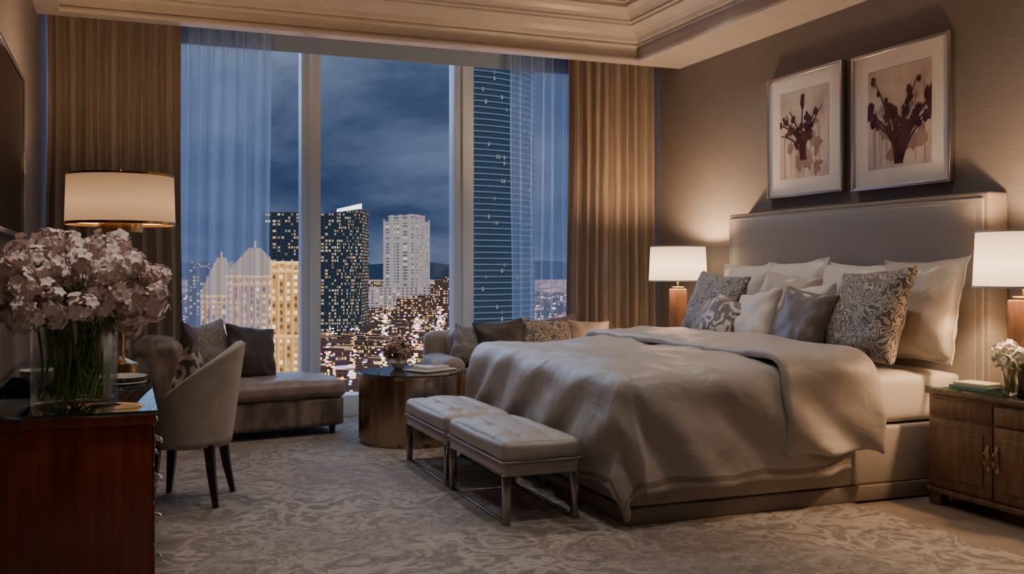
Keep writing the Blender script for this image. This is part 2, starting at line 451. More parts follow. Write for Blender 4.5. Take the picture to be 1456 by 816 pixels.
def leaf_mesh(name, items, mat, parent):
    v = []; f = []
    for (p, d, L, Wd) in items:
        p = Vector(p); d = Vector(d).normalized(); s = d.cross(Vector((0, 0, 1))).normalized(); up = s.cross(d)
        i0 = len(v)
        for k in range(6):
            t = k / 5; w = Wd * sin(pi * min(.98, t * .95 + .05)); c = p + d * L * t - Vector((0, 0, 1)) * L * .4 * t * t
            v += [c - s * w + up * w * .3, c, c + s * w + up * w * .3]
        for k in range(5):
            a = i0 + k * 3; f += [(a, a + 1, a + 4, a + 3), (a + 1, a + 2, a + 5, a + 4)]
    return add_obj(name, mesh(name, v, f), mat, parent)

# ------------------------------------------------------------------ ROOM
XL, XR, YB, YW, ZS, ZT = -0.62, 4.90, -1.3, 9.0, 3.25, 3.72
box('floor', XL - .1, XR + .1, YB - .1, YW + .12, -.1, 0, FLOOR)
box('wall_left', XL - .1, XL, YB - .1, YW + .12, 0, 3.9, WALLL)
box('wall_right', XR, XR + .1, YB - .1, YW + .12, 0, 3.9, WALL)
box('wall_back', XL, XR, YB - .1, YB, 0, 3.9, WALLL)
# tray ceiling: slab with lowered soffit round it
OX0, OX1, OY0, OY1 = XL + .14, 4.40, -.6, 8.02
ceil = group('ceiling')
box('tray_panel', XL, XR, YB, YW + .12, ZT, ZT + .12, TRAY, ceil)
box('soffit_a', XL, OX0, YB, 8.14, ZS, ZT, CEIL, ceil)
box('soffit_b', OX1, XR, YB, 8.14, ZS, ZT, CEIL, ceil)
box('soffit_c', OX0, OX1, OY1, 8.14, ZS, ZT, CEIL, ceil)
box('soffit_d', OX0, OX1, YB, OY0, ZS, ZT, CEIL, ceil)
prof = [(0, 3.25), (.02, 3.252), (.025, 3.27), (.02, 3.29), (.004, 3.295), (.004, 3.375), (.03, 3.38), (.035, 3.395), (.03, 3.41), (.045, 3.42),
        (.06, 3.455), (.09, 3.49), (.13, 3.515), (.17, 3.53), (.172, 3.55), (.20, 3.555), (.202, 3.575), (.22, 3.60), (.25, 3.63), (.29, 3.65), (.30, 3.655), (.30, 3.69), (.33, 3.695), (.33, 3.72)]
v = []; f = []
for (o, z) in prof: v += [(OX0 + o, OY0 + o, z), (OX1 - o, OY0 + o, z), (OX1 - o, OY1 - o, z), (OX0 + o, OY1 - o, z)]
for k in range(len(prof) - 1):
    for i in range(4):
        j = (i + 1) % 4; f.append((k * 4 + i, (k + 1) * 4 + i, (k + 1) * 4 + j, k * 4 + j))
add_obj('trim_1', mesh('trim_1', v, f), CEIL, smooth=False)
box('baseboard_right', XR - .02, XR, YB, 8.8, 0, .14, WALLL, bev=.004)
box('baseboard_left', XL, XL + .02, YB, 8.8, 0, .14, WALLL, bev=.004)

win = group('window_1')
box('sill', XL, XR, 8.88, 9.1, 0, .20, FRAMEW, win, .006)
box('head', XL, XR, 8.92, 9.1, 3.5, 3.72, FRAMEW, win)
for i, X in enumerate((-.4, .10, 1.55, 3.0, 4.45, 4.86)):
    w = .085 if i != 3 else .095
    box('mullion_%d' % i, X - w, min(XR, X + w), 8.90, 9.08, .2, 3.5, FRAMEW, win, .004)
    box('mullion_lip_%d' % i, X - .02, min(XR, X + .02), 8.88, 8.90, .2, 3.5, FRAMEW, win)
me = mesh('pane', [(XL, 9.0, .2), (XR, 9.0, .2), (XR, 9.0, 3.5), (XL, 9.0, 3.5)], [(0, 1, 2, 3)])
add_obj('pane', me, WGLASS, win, smooth=False)
box('window_top_strip', .2, 4.4, 8.855, 8.861, 3.27, 3.70, TOP_STRIP)  # blue-grey strip across the top of the window

cg = group('curtain'); curtain('drape_fabric', XL + .03, .42, 8.55, .013, 3.7, .05, .105, CURT, cg, 1)
cg = group('curtain'); curtain('drape_fabric', 3.95, 4.87, 8.60, .013, 3.7, .05, .105, CURT, cg, 4)
cg = group('sheer_curtain'); curtain('voile', .34, 1.17, 8.76, .013, 3.7, .05, .12, SHEER, cg, 2)
cg = group('sheer_curtain'); curtain('voile', 3.42, 4.02, 8.76, .013, 3.7, .05, .11, SHEER, cg, 3)

box('area_rug', -.55, 3.85, 1.5, 8.86, 0.0, .012, CARPET)

# added ceiling spots for ambient fill and to brighten the desk flowers
LENS = emis('fill_spot_lens', (1, .88, .74), 3)
for (x, y, en, sp) in ((.45, 1.2, 52, 130), (2.2, 1.2, 18, 130), (3.75, 1.2, 16, 130), (.10, 4.0, 95, 70), (2.2, 4.0, 52, 130), (3.6, 4.0, 54, 130), (.45, 6.6, 60, 130), (2.2, 6.6, 72, 130), (3.75, 6.6, 78, 130)):
    g = group('ceiling_fill_spot', (x, y, ZT))
    lathe('ring', [(.055, -.001), (.075, -.001), (.075, -.012), (.05, -.012)], NICKEL, g, seg=24, caps=False)
    lathe('lens', [(.0501, -.004), (.001, -.0041)], LENS, g, seg=24, caps=False)
    L = bpy.data.lights.new('fill_spot', 'SPOT'); L.energy = en; L.color = (1, .89, .79); L.spot_size = radians(sp); L.spot_blend = 1; L.shadow_soft_size = .08
    o = bpy.data.objects.new('lamp', L); COL.objects.link(o); o.parent = g; o.location = (0, 0, -.04)

# ------------------------------------------------------------------ BED
bed = group('bed', (0, 0, 0))
BX0, BX1, BY0, BY1 = 2.42, 4.70, 4.52, 6.88
box('base_band', BX0 - .012, BX1, BY0 - .012, BY1 + .012, .012, .10, BASEB, bed, .006)
box('base_left', BX0, 3.86, BY0, BY1, .10, .43, BASEF, bed, .02, 3)
box('base_right', 3.865, BX1, BY0, BY1, .10, .43, BASEF, bed, .02, 3)
soft_box('mattress', BX0 + .02, BX1, BY0 + .015, BY1 - .015, .435, .73, .06, SHEET, bed, wr=.01)
soft_box('headboard_panel', 4.70, 4.74, 4.45, 6.98, .30, 1.74, .035, HEADB, bed, puff=.01)
# frame wrapping round the panel
box('headboard_wing', 4.725, 4.885, 4.37, 7.06, .03, 1.80, HEADS, bed, .02, 3)
box('headboard_piping', 4.71, 4.73, 4.40, 7.03, .28, 1.765, HEADB, bed, .008, 3)
drape('duvet', BX0 + .06, 3.80, BY0 + .06, BY1 - .06, .80, .68, .68, .55, LINEN, bed, r=.13, seed=2, th=.035, amp=.03, crown=.04, wr=.03, freq=11, hem=HEM)
drape('duvet_fold', 3.32, 3.98, BY0 + .05, BY1 - .05, .875, .0, .64, .45, LINEN, bed, r=.16, seed=11, th=.05, amp=.03, crown=.03, wr=.028, freq=9, headroll=True)
# pillows on the bed
Z0 = .73
def bp(name, w, h, t, mat, X, Y, lean, roll=0, yaw=90, z=None, **k):
    zc = (z if z is not None else Z0) + h / 2 * cos(radians(lean)) + t * .18
    return pillow(name, w, h, t, mat, (X, Y, zc), yaw, lean, roll, bed, **k)
bp('euro_pillow_1', .70, .66, .22, SATIN, 4.50, 4.70, 14, 2, flange=.09, seed=1)
bp('euro_pillow_2', .68, .64, .22, SATINW, 4.53, 5.34, 14, -2, flange=.09, seed=2)
bp('euro_pillow_3', .70, .66, .22, SATINW, 4.52, 5.95, 13, 3, flange=.09, seed=3)
bp('euro_pillow_4', .68, .64, .22, SATINW, 4.52, 6.56, 13, 0, flange=.09, seed=4)
bp('scroll_pillow_1', .68, .61, .20, SCR1, 4.20, 4.80, 20, 4, yaw=86, seed=5)
bp('champagne_pillow', .60, .58, .20, SATIN, 4.26, 5.72, 20, -5, seed=6)
bp('brown_pillow', .50, .48, .17, DBROWN, 4.06, 5.25, 22, -6, seed=7)
bp('ivory_pillow', .5, .5, .17, SATINW, 4.22, 5.42, 18, 5, seed=17)
bp('scroll_pillow_2', .64, .58, .20, SCR2, 4.18, 6.44, 20, -4, seed=8)
bp('brown_pillow_2', .44, .42, .15, DBROWN, 4.00, 6.16, 24, 5, seed=9)
bp('floral_pillow', .46, .34, .15, SCR3, 3.93, 5.92, 26, -12, z=.80, seed=10)
bp('champagne_pillow_2', .46, .44, .15, SATINW, 4.0, 5.68, 24, 8, z=.76, seed=12)

# ------------------------------------------------------------------ BENCHES
def bench(y0, y1, x0=1.81, x1=2.25):
    cx, cy = (x0 + x1) / 2, (y0 + y1) / 2
    g = group('upholstered_bench', (cx, cy, .012))
    hx, hy = (x1 - x0) / 2, (y1 - y0) / 2
    tf = [(tx * hx * .98, ty * hy * .66) for tx in (-.4, .4) for ty in (-1, 0, 1)]
    soft_box('cushion', -hx, hx, -hy, hy, .32, .43, .035, BENCHF, g, puff=.03, n=44, tuft=tf, wr=.006)
    box('apron', -hx + .01, hx - .01, -hy + .01, hy - .01, .25, .325, BENCHF, g, .008)
    tubes('piping', [[(-hx, -hy, .325), (hx, -hy, .325), (hx, hy, .325), (-hx, hy, .325), (-hx, -hy, .325)]], .006, BENCHF, g)
    k = .019
    for i, (a, b) in enumerate(((-1, -1), (1, -1), (1, 1), (-1, 1))):
        X, Y = a * (hx - .025), b * (hy - .025)
        box('leg_%d' % i, X - k, X + k, Y - k, Y + k, 0, .255, STEEL, g, .003)
    for s in (-1, 1):
        box('rail_y%d' % s, s * (hx - .025) - .008, s * (hx - .025) + .008, -hy + .04, hy - .04, .0, .014, STEEL, g, .003)
bench(4.74, 5.68); bench(5.74, 6.66)

# ------------------------------------------------------------------ NIGHTSTANDS + LAMPS
def nightstand(yc):
    g = group('nightstand', (4.49, yc, 0))
    hy, hx = .46, .20
    box('body', -hx, hx, -hy, hy, .09, .63, WOOD, g, .006)
    box('top', -hx - .02, hx, -hy - .015, hy + .015, .63, .66, WOOD, g, .006)
    box('glass', -hx - .02, hx, -hy - .015, hy + .015, .661, .672, GLASSG, g)
    box('plinth', -hx - .012, hx, -hy - .008, hy + .008, .07, .10, WOOD, g, .005)
    for a in (-1, 1):
        for b in (-1, 1):
            bm_x, bm_y = a * (hx - .035), b * (hy - .04)
            box('foot_%d%d' % (a, b), bm_x - .035, bm_x + .035, bm_y - .045, bm_y + .045, 0, .075, WOOD, g, .012)
    F = -hx
    for i, (a, b) in enumerate(((-.44, -.005), (.005, .44))):
        box('drawer_%d' % i, F - .012, F, a, b, .515, .61, WOOD, g, .004)
        box('door_frame_%d' % i, F - .012, F, a, b, .115, .50, WOOD, g, .004)
        box('door_panel_%d' % i, F - .020, F - .012, a + .055, b - .055, .165, .45, WOOD, g, .006)
        s = -1 if i == 0 else 1
        box('plate_%d' % i, F - .018, F - .012, s * .03 - .012, s * .03 + .012, .26, .40, BRONZE, g, .002)
        tubes('pull_%d' % i, [[(F - .02, s * .03, .375), (F - .04, s * .03, .365), (F - .045, s * .03, .33), (F - .04, s * .03, .295), (F - .02, s * .03, .285)]], .005, BRONZE, g)
    return g
nightstand(3.93); nightstand(7.56)

def table_lamp(x, y, z, energy):
    g = group('table_lamp', (x, y, z))
    box('foot', -.075, .075, -.075, .075, 0, .03, DARKW, g, .004)
    box('column', -.055, .055, -.06, .06, .03, .50, WOOD, g, .006)
    box('collar', -.04, .04, -.04, .04, .50, .52, BRASS, g, .003)
    lathe('stem', [(.008, .52), (.008, .84)], BRASS, g, seg=12)
    lathe('shade', [(.252, .57), (.238, .87)], SHM_R, g, caps=False)
    lathe('rim_bottom', [(.255, .565), (.255, .577), (.249, .577), (.249, .565)], SATINW, g, caps=False)
    lathe('rim_top', [(.241, .863), (.241, .873), (.235, .873), (.235, .863)], SATINW, g, caps=False)
    tubes('spider', [[(-.237, 0, .84), (.237, 0, .84)], [(0, -.237, .84), (0, .237, .84)]], .003, BRASS, g)
    lathe('bulb', [(.012, .60), (.03, .65), (.035, .69), (.02, .72), (.001, .73)], emis('bulb_glow', (1, .7, .42), 12), g, seg=16)
    L = bpy.data.lights.new('bulb_light', 'POINT'); L.energy = energy; L.color = (1, .62, .34); L.shadow_soft_size = .05
    o = bpy.data.objects.new('bulb_light', L); COL.objects.link(o); o.parent = g; o.location = (0, 0, .78)
table_lamp(4.50, 3.93, .672, 90); table_lamp(4.50, 7.50, .672, 115)

# nightstand accessories
g = group('book_stack', (4.40, 4.15, .672), .1)
box('book_a', -.08, .08, -.12, .12, 0, .022, BOOK1, g, .003); box('book_b', -.07, .075, -.11, .1, .0225, .04, BOOK2, g, .003)
g = group('flower_vase_small', (4.36, 3.90, .672))
lathe('glass', [(.03, 0), (.042, .01), (.045, .05), (.04, .10), (.046, .13), (.042, .13), (.036, .10), (.04, .05), (.03, .012)], GLASS, g, seg=24)
tubes('stems', [[(.02 * cos(a), .02 * sin(a), .01), (.05 * cos(a + 2), .05 * sin(a + 2), .18)] for a in (0, 1, 2, 3, 4, 5)], .003, GREEN, g)
flowers('blooms', [((.045 * cos(a), .045 * sin(a), .20 + .02 * sin(a * 3)), .04) for a in (0, 1.2, 2.5, 3.7, 5)] + [((0, 0, .24), .045)], 40, .017, WHITEF, g)
leaf_mesh('leaves', [((.02 * cos(a), .02 * sin(a), .15), (cos(a), sin(a), .3), .09, .016) for a in (.5, 1.8, 3.1, 4.4, 5.6)], GREEN, g)

# ------------------------------------------------------------------ PICTURES
def picture(yc, zc, w, h, style):
    g = group('framed_picture', (XR - .03, yc, zc), radians(90))
    ft = .022
    for nm, a in (('frame_left', (-w / 2, -w / 2 + ft, -h / 2, h / 2)), ('frame_right', (w / 2 - ft, w / 2, -h / 2, h / 2)),
                  ('frame_top', (-w / 2 + ft, w / 2 - ft, h / 2 - ft, h / 2)), ('frame_bottom', (-w / 2 + ft, w / 2 - ft, -h / 2, -h / 2 + ft))):
        box(nm, a[0], a[1], -.022, .022, a[2], a[3], FRAMES, g, .004)
    box('mat', -w / 2 + ft, w / 2 - ft, -.02, .004, -h / 2 + ft, h / 2 - ft, MATB, g)
    pw, ph = w * .325, h * .355
    box('print', -pw, pw, .004, .006, -ph, ph, PRINT, g)
    rnd = random.Random(style)
    v = []; f = []; v2 = []; f2 = []
    def rib(pts, w0, w1, V, F, y):
        n = len(pts); i0 = len(V)
        for i, p in enumerate(pts):
            d = (Vector(pts[min(i + 1, n - 1)]) - Vector(pts[max(0, i - 1)])); d.normalize(); nn = Vector((-d.y, d.x)); ww = (w0 + (w1 - w0) * i / (n - 1)) * rnd.uniform(.7, 1.3)
            V.append((p[0] + nn.x * ww, y, p[1] + nn.y * ww)); V.append((p[0] - nn.x * ww, y, p[1] - nn.y * ww))
        for i in range(n - 1): F.append((i0 + 2 * i, i0 + 2 * i + 1, i0 + 2 * i + 3, i0 + 2 * i + 2))
    def blob(c, r, V, F, y, sq=1.0):
        i0 = len(V); n = 14
        for i in range(n):
            a = 2 * pi * i / n; rr = r * rnd.uniform(.6, 1.15)
            V.append((max(-pw, min(pw, c[0] + rr * cos(a))), y, max(-ph, min(ph, c[1] + rr * sin(a) * sq))))
        F.append(tuple(range(i0, i0 + n)))
    yl = .0068
    nst = 17 if style == 1 else 12
    for k in range(nst):
        a = radians(rnd.uniform(-48, 48)); L = ph * rnd.uniform(.9, 1.85) * (1 if style == 1 else .8)
        bx, bz = rnd.uniform(-.03, .03), -ph * (.93 if style == 1 else .6)
        pts = []
        for i in range(8):
            t = i / 7; aa = a * (.35 + .8 * t); pts.append((max(-pw * .95, min(pw * .95, bx + L * t * sin(aa))), min(ph * 1.0 if style == 1 else ph * .8, bz + L * t * cos(aa))))
        yl += .00004
        rib(pts, .012, .004, v, f, yl)
        for q in range(5 if style == 1 else 4):
            t = rnd.randint(3, 7); yl += .00002
            blob((pts[t][0] + rnd.uniform(-.03, .03), pts[t][1] + rnd.uniform(-.02, .03)), rnd.uniform(.014, .036 if style == 1 else .03), v, f, yl, 1.4)
    yl2 = .0062
    for k in range(14):
        yl2 += .00002; blob((rnd.uniform(-pw * .75, pw * .75), rnd.uniform(-ph * .85, ph * .6)), rnd.uniform(.03, .07), v2, f2, yl2, rnd.uniform(.6, 2))
    for k in range(8):
        x = rnd.uniform(-pw * .8, pw * .8); yl2 += .00002; rib([(x, rnd.uniform(-.1, .2)), (x + .005, -ph * .3), (x - .004, -ph * .96)], .006, .003, v2, f2, yl2)
    add_obj('ink_wash', mesh('w', v2, f2), INK2, g, smooth=False)
    add_obj('botanical_ink', mesh('i', v, f), INK, g, smooth=False)
    me = mesh('glazing', [(-w / 2 + ft, .014, -h / 2 + ft), (w / 2 - ft, .014, -h / 2 + ft), (w / 2 - ft, .014, h / 2 - ft), (-w / 2 + ft, .014, h / 2 - ft)], [(0, 1, 2, 3)])
    add_obj('glazing', me, clear_glass('museum_glass_%d' % style, (1, 1, 1), .0, k=.04), g, smooth=False)
picture(6.25, 2.39, .90, .96, 2)
picture(5.245, 2.375, .91, .96, 1)

# ------------------------------------------------------------------ DESK
desk = group('writing_desk', (0, 0, 0))
DX0, DX1, DY0, DY1, DZ = XL + .02, .115, 4.30, 6.95, .742
box('top', DX0, DX1, DY0, DY1, .70, DZ, MAHOG2, desk, .004)
box('glass_top', DX0, DX1 + .006, DY0 - .006, DY1 + .006, DZ + .001, DZ + .016, GLASSG, desk, .002)
for nm, (a, b) in (('pedestal_a', (DY0 + .008, 5.25)), ('pedestal_b', (6.60, DY1 - .008))):
    box(nm, DX0 + .01, DX1 - .018, a, b, .012, .70, MAHOG2, desk, .003)
    for k, (z0, z1) in enumerate(((.535, .69), (.375, .525), (.205, .365), (.03, .195))):
        box('%s_drawer_%d' % (nm, k), DX1 - .018, DX1 - .004, a + .02, b - .02, z0, z1, MAHOG, desk, .004)
        zc = (z0 + z1) / 2
        for yy in ([a + .14, b - .14] if b - a > .5 else [(a + b) / 2]):
            box('pull_%s_%d_%.2f' % (nm, k, yy), DX1 - .004, DX1 + .001, yy - .04, yy + .04, zc - .025, zc + .025, NICKEL, desk, .002)
            tubes('bail_%s_%d_%.2f' % (nm, k, yy), [[(DX1, yy - .035, zc + .01), (DX1 + .022, yy - .035, zc), (DX1 + .028, yy, zc - .012), (DX1 + .022, yy + .035, zc), (DX1, yy + .035, zc + .01)]], .006, NICKEL, desk)
box('modesty', DX0 + .02, DX0 + .04, 5.25, 6.6, .2, .70, MAHOG, desk)
DT = DZ + .016
# vase of blush blossom
g = group('flower_vase', (-.205, 4.60, DT))
R = .172
lathe('glass', [(R - .01, 0), (R, .006), (R, .37), (R - .007, .372), (R - .007, .03), (R - .015, .025), (.001, .025)], GLASS, g, seg=64)
lathe('water', [(R - .012, .27), (.001, .27)], WATER, g, seg=48, caps=False)
paths = []
for k in range(46):
    a = random.uniform(0, 2 * pi); b = a + random.choice((0, pi, pi / 2)) + random.uniform(-.9, .9); r0 = random.uniform(.06, .15); r1 = random.uniform(.09, .158)
    p0 = Vector((r0 * cos(a), r0 * sin(a), .032)); p1 = Vector((r1 * cos(b), r1 * sin(b), .36)); p2 = Vector((p1.x * 1.7, p1.y * 1.7, .50))
    paths.append([p0, p0.lerp(p1, .5) + Vector((.01, 0, 0)), p1, p2])
tubes('stems', paths, .0055, GREEN, g, seg=6)
fc = []
rnd = random.Random(5)
tries = 0
while len(fc) < 88 and tries < 14000:
    tries += 1
    a = rnd.uniform(0, 2 * pi); z = rnd.uniform(-.62, 1); q = (1 - min(1, z * z)) ** .5
    q = (q if z > 0 else max(q, .8)) * rnd.uniform(.78, 1.2)
    c = Vector((.315 * q * cos(a), .315 * q * sin(a), .485 + .205 * z * rnd.uniform(.85, 1.2)))
    if all((c - o).length > .052 for o, _ in fc): fc.append((c, rnd.uniform(.03, .055)))
flowers('blooms', fc, 24, .0265, PINK, g, spread=(.4, 1.45))
flowers('inner_blooms', [((0, 0, .52), .18)], 150, .027, PINK, g, spread=(.6, 1.1))
tubes('twigs', [[(.06 * cos(k), .06 * sin(k), .42), c * .85 + Vector((0, 0, .07)), c] for k, (c, _) in enumerate(fc)], .003, GREEN, g, seg=5)
leaf_mesh('leaves', [((.10 * cos(a), .10 * sin(a), .37 + .03 * sin(5 * a)), (cos(a), sin(a), .25), .15, .028) for a in [k * .5 for k in range(13)]], GREEN, g)

# desk lamp
g = group('table_lamp', (-.03, 6.35, DT))
lathe('base', [(.10, 0), (.10, .02), (.07, .03), (.03, .05), (.022, .10), (.022, .70), (.035, .72), (.035, .78), (.02, .80)], BRASS, g)
lathe('lower_dish', [(.001, .80), (.12, .802), (.125, .83), (.125, .87), (.118, .87), (.118, .81)], BRASS, g, caps=False)
lathe('shade', [(.31, .85), (.302, 1.14)], SHM_L, g, caps=False, seg=64)
lathe('rim_bottom', [(.313, .845), (.313, .862), (.306, .862), (.306, .845)], BRASS, g, caps=False, seg=64)
lathe('rim_top', [(.305, 1.132), (.305, 1.146), (.299, 1.146), (.299, 1.132)], BRASS, g, caps=False, seg=64)
lathe('diffuser', [(.300, .866), (.13, .866)], SHM_L, g, caps=False, seg=64)
tubes('spider', [[(-.3, 0, 1.12), (.3, 0, 1.12)], [(0, -.3, 1.12), (0, .3, 1.12)]], .003, BRASS, g)
lathe('finial', [(.008, .8), (.008, 1.14), (.015, 1.15), (.012, 1.17), (.001, 1.18)], BRASS, g, seg=12)
L = bpy.data.lights.new('bulb_light', 'POINT'); L.energy = 70; L.color = (1, .62, .34); L.shadow_soft_size = .06
o = bpy.data.objects.new('bulb_light', L); COL.objects.link(o); o.parent = g; o.location = (0, 0, 1.08)

# desk clutter
g = group('dinner_plate_stack', (-.02, 5.35, DT))
for k in range(3):
    lathe('plate_%d' % k, [(.05, .0 + k * .014), (.06, .002 + k * .014), (.12, .012 + k * .014), (.118, .016 + k * .014), (.055, .006 + k * .014), (.001, .006 + k * .014)], CERAM if k != 1 else DARKG, g, caps=False)
g = group('serving_tray', (-.38, 5.25, DT))
box('base', -.16, .16, -.22, .22, 0, .01, BLACK, g, .003)
for s in (-1, 1):
    box('side_%d' % s, s * .155 - .005, s * .155 + .005, -.22, .22, .01, .04, BLACK, g, .002)
    box('end_%d' % s, -.15, .15, s * .215 - .005, s * .215 + .005, .01, .04, BLACK, g, .002)
g2 = group('ceramic_bowl', (-.38, 5.25, DT + .0105))
lathe('bowl', [(.03, 0), (.04, .005), (.09, .06), (.10, .085), (.095, .085), (.085, .06), (.035, .01), (.001, .01)], CERAM, g2, caps=False)
g = group('wine_glass', (-.02, 5.72, DT))
lathe('glass', [(.035, 0), (.035, .003), (.004, .008), (.004, .09), (.03, .11), (.04, .15), (.034, .20), (.033, .20), (.038, .15), (.001, .10)], GLASS, g, caps=False, seg=24)
g = group('drinking_glass', (-.10, 5.56, DT))
lathe('glass', [(.03, 0), (.036, .11), (.034, .11), (.028, .006), (.001, .006)], GLASS, g, caps=False, seg=24)

# TV on left wall
g = group('wall_television', (XL, 5.75, 2.0))
box('body', .005, .05, -.8, .8, -.48, .48, BLACK, g, .004)
box('screen', .0505, .052, -.76, .76, -.44, .44, BLACK, g)
for nm, a in (('bezel_top', (-.8, .8, .455, .48)), ('bezel_bottom', (-.8, .8, -.48, -.455)), ('bezel_a', (-.8, -.775, -.455, .455)), ('bezel_b', (.775, .8, -.455, .455))):
    box(nm, .05, .058, a[0], a[1], a[2], a[3], NICKEL, g, .002)

# ------------------------------------------------------------------ DESK CHAIR (barrel)
g = group('desk_chair', (.35, 5.96, .012), radians(-18))
def barrel():
    n, m = 44, 12; v = []; f = []
    def hgt(a):  # a = 0 at the back (+X), pi at the front
        t = min(1, abs(a) / radians(128)); return .89 - .37 * (t ** 1.45)
    rings = []
    A = radians(128)
    for i in range(n + 1):
        a = -A + 2 * A * i / n; H = hgt(a); col = []
        for j in range(m + 1):
            t = j / m; z = .33 + (H - .33) * t; r = .225 + .075 * (z - .33) / .56
            col.append((r, z))
        col += [(r + .004, H + .012), (r - .018, H + .026), (r - .045, H + .020)]
        for j in range(m + 1):
            t = 1 - j / m; z = .36 + (H - .36) * t; col.append((.175 + .07 * (z - .36) / .53, z))
        rings.append([Vector((rr * cos(a) * 1.0, rr * sin(a) * 1.05, z)) for rr, z in col])
    K = len(rings[0])
    for r_ in rings: v += r_
    for i in range(n):
        for k in range(K - 1):
            f.append((i * K + k, (i + 1) * K + k, (i + 1) * K + k + 1, i * K + k + 1))
    f.append(tuple(range(K))); f.append(tuple(reversed(range(n * K, n * K + K))))
    f += [(i * K + K - 1, (i + 1) * K + K - 1, (i + 1) * K, i * K) for i in range(n)]
    return mesh('shell', v, f)
add_obj('shell', barrel(), CREAM, g)
lathe('seat_base', [(.001, .32), (.21, .32), (.225, .34), (.22, .40), (.001, .40)], CREAM, g, caps=False)
soft_box('seat_cushion', -.26, .17, -.18, .18, .39, .48, .04, CREAM, g, puff=.02)
for i, (a, b, ox, oy) in enumerate(((.14, -.16, .05, -.05), (.14, .16, .05, .05), (-.15, -.16, -.03, -.03), (-.15, .16, -.03, .03))):
    v = []
    for (X, Y, Z, k) in ((a, b, .34, .026), (a + ox * .4, b + oy * .4, .17, .021), (a + ox, b + oy, .0, .014)):
        v += [(X - k, Y - k, Z), (X + k, Y - k, Z), (X + k, Y + k, Z), (X - k, Y + k, Z)]
    f = []
    for s in range(2):
        for q in range(4):
            r2 = (q + 1) % 4; f.append((s * 4 + q, s * 4 + r2, s * 4 + 4 + r2, s * 4 + 4 + q))
    f += [(3, 2, 1, 0), (8, 9, 10, 11)]
    add_obj('leg_%d' % i, mesh('leg', v, f), DARKW, g, smooth=False)
pillow('back_pillow', .38, .38, .13, SCR3, (-.02, -.01, .69), 90 + 8, 12, 12, g, seed=21)

# ------------------------------------------------------------------ CHAISE
ch = group('chaise_lounge', (1.65, 7.93, .012), radians(9))
# local: x runs from -1.5 (back end) to 0 (foot), y from 0 (front) to .72
soft_box('base', -1.50, 0, 0, .66, .07, .30, .03, VELV, ch, wr=.004, n=18)
soft_box('seat_cushion', -1.28, .02, -.015, .66, .295, .44, .055, VELVS, ch, puff=.03, wr=.012, n=20)
soft_box('back_rest', -1.52, -1.25, .0, .66, .29, .80, .09, VELV, ch, puff=.02, wr=.01)
soft_box('side_rest', -1.50, -.62, .48, .68, .29, .74, .08, VELV, ch, puff=.02, wr=.01)
for i, (a, b) in enumerate(((-1.44, .07), (-.08, .07), (-1.44, .6), (-.08, .6))):
    lathe('leg_%d' % i, [(.018, 0), (.03, .08)], DARKW, ch, (a, b, 0), seg=16)
pillow('pillow_plum', .46, .44, .15, PLUM, (-.66, .36, .66), 18, -16, 8, ch, seed=31)
pillow('pillow_silver', .48, .44, .15, SCR4, (-1.0, .32, .70), 40, -14, -6, ch, seed=32)
pillow('pillow_dark', .46, .44, .15, PLUM, (-1.17, .24, .69), 75, -12, 10, ch, seed=33)

# ------------------------------------------------------------------ SOFA (under the window)
so = group('sofa', (2.45, 7.70, .012))
# local x 0..1.9, y 0 front .. .82 back
SL = 1.80
box('plinth', .04, SL - .04, .05, .74, .05, .12, DARKW, so, .01)
soft_box('base', 0, SL, .02, .76, .11, .31, .04, SOFA, so, wr=.004)
cw = (SL - .38) / 2
for i in range(2):
    soft_box('seat_cushion_%d' % i, .19 + i * cw, .19 + (i + 1) * cw, .0, .56, .30, .46, .06, SOFA, so, puff=.03, wr=.01)
    soft_box('back_cushion_%d' % i, .19 + i * cw, .19 + (i + 1) * cw, .46, .66, .44, .80, .08, SOFAB, so, puff=.03, wr=.012)
soft_box('back_rest', .0, SL, .60, .78, .28, .79, .08, SOFAB, so, wr=.006)
soft_box('arm_left', -.02, .19, .02, .76, .28, .60, .09, SOFA, so, wr=.006)
soft_box('arm_right', SL - .19, SL + .02, .02, .76, .28, .60, .09, SOFA, so, wr=.006)
for i, (a, b) in enumerate(((.08, .1), (SL - .08, .1), (.08, .68), (SL - .08, .68))):
    lathe('leg_%d' % i, [(.02, 0), (.028, .06)], DARKW, so, (a, b, 0), seg=12)
for i, (x, y, w, h, mt, yw, rl) in enumerate(((.34, .38, .36, .36, SCR4, -15, 12), (.60, .32, .50, .42, PLUM, 5, -4), (1.02, .32, .48, .42, SCR1, 0, 5), (1.18, .43, .48, .44, DBROWN, 6, -6), (1.46, .38, .42, .40, SOFAB, -8, 3))):
    pillow('throw_pillow_%d' % i, w, h, .15, mt, (x, y, .475 + h / 2), yw, -16, rl, so, seed=40 + i)

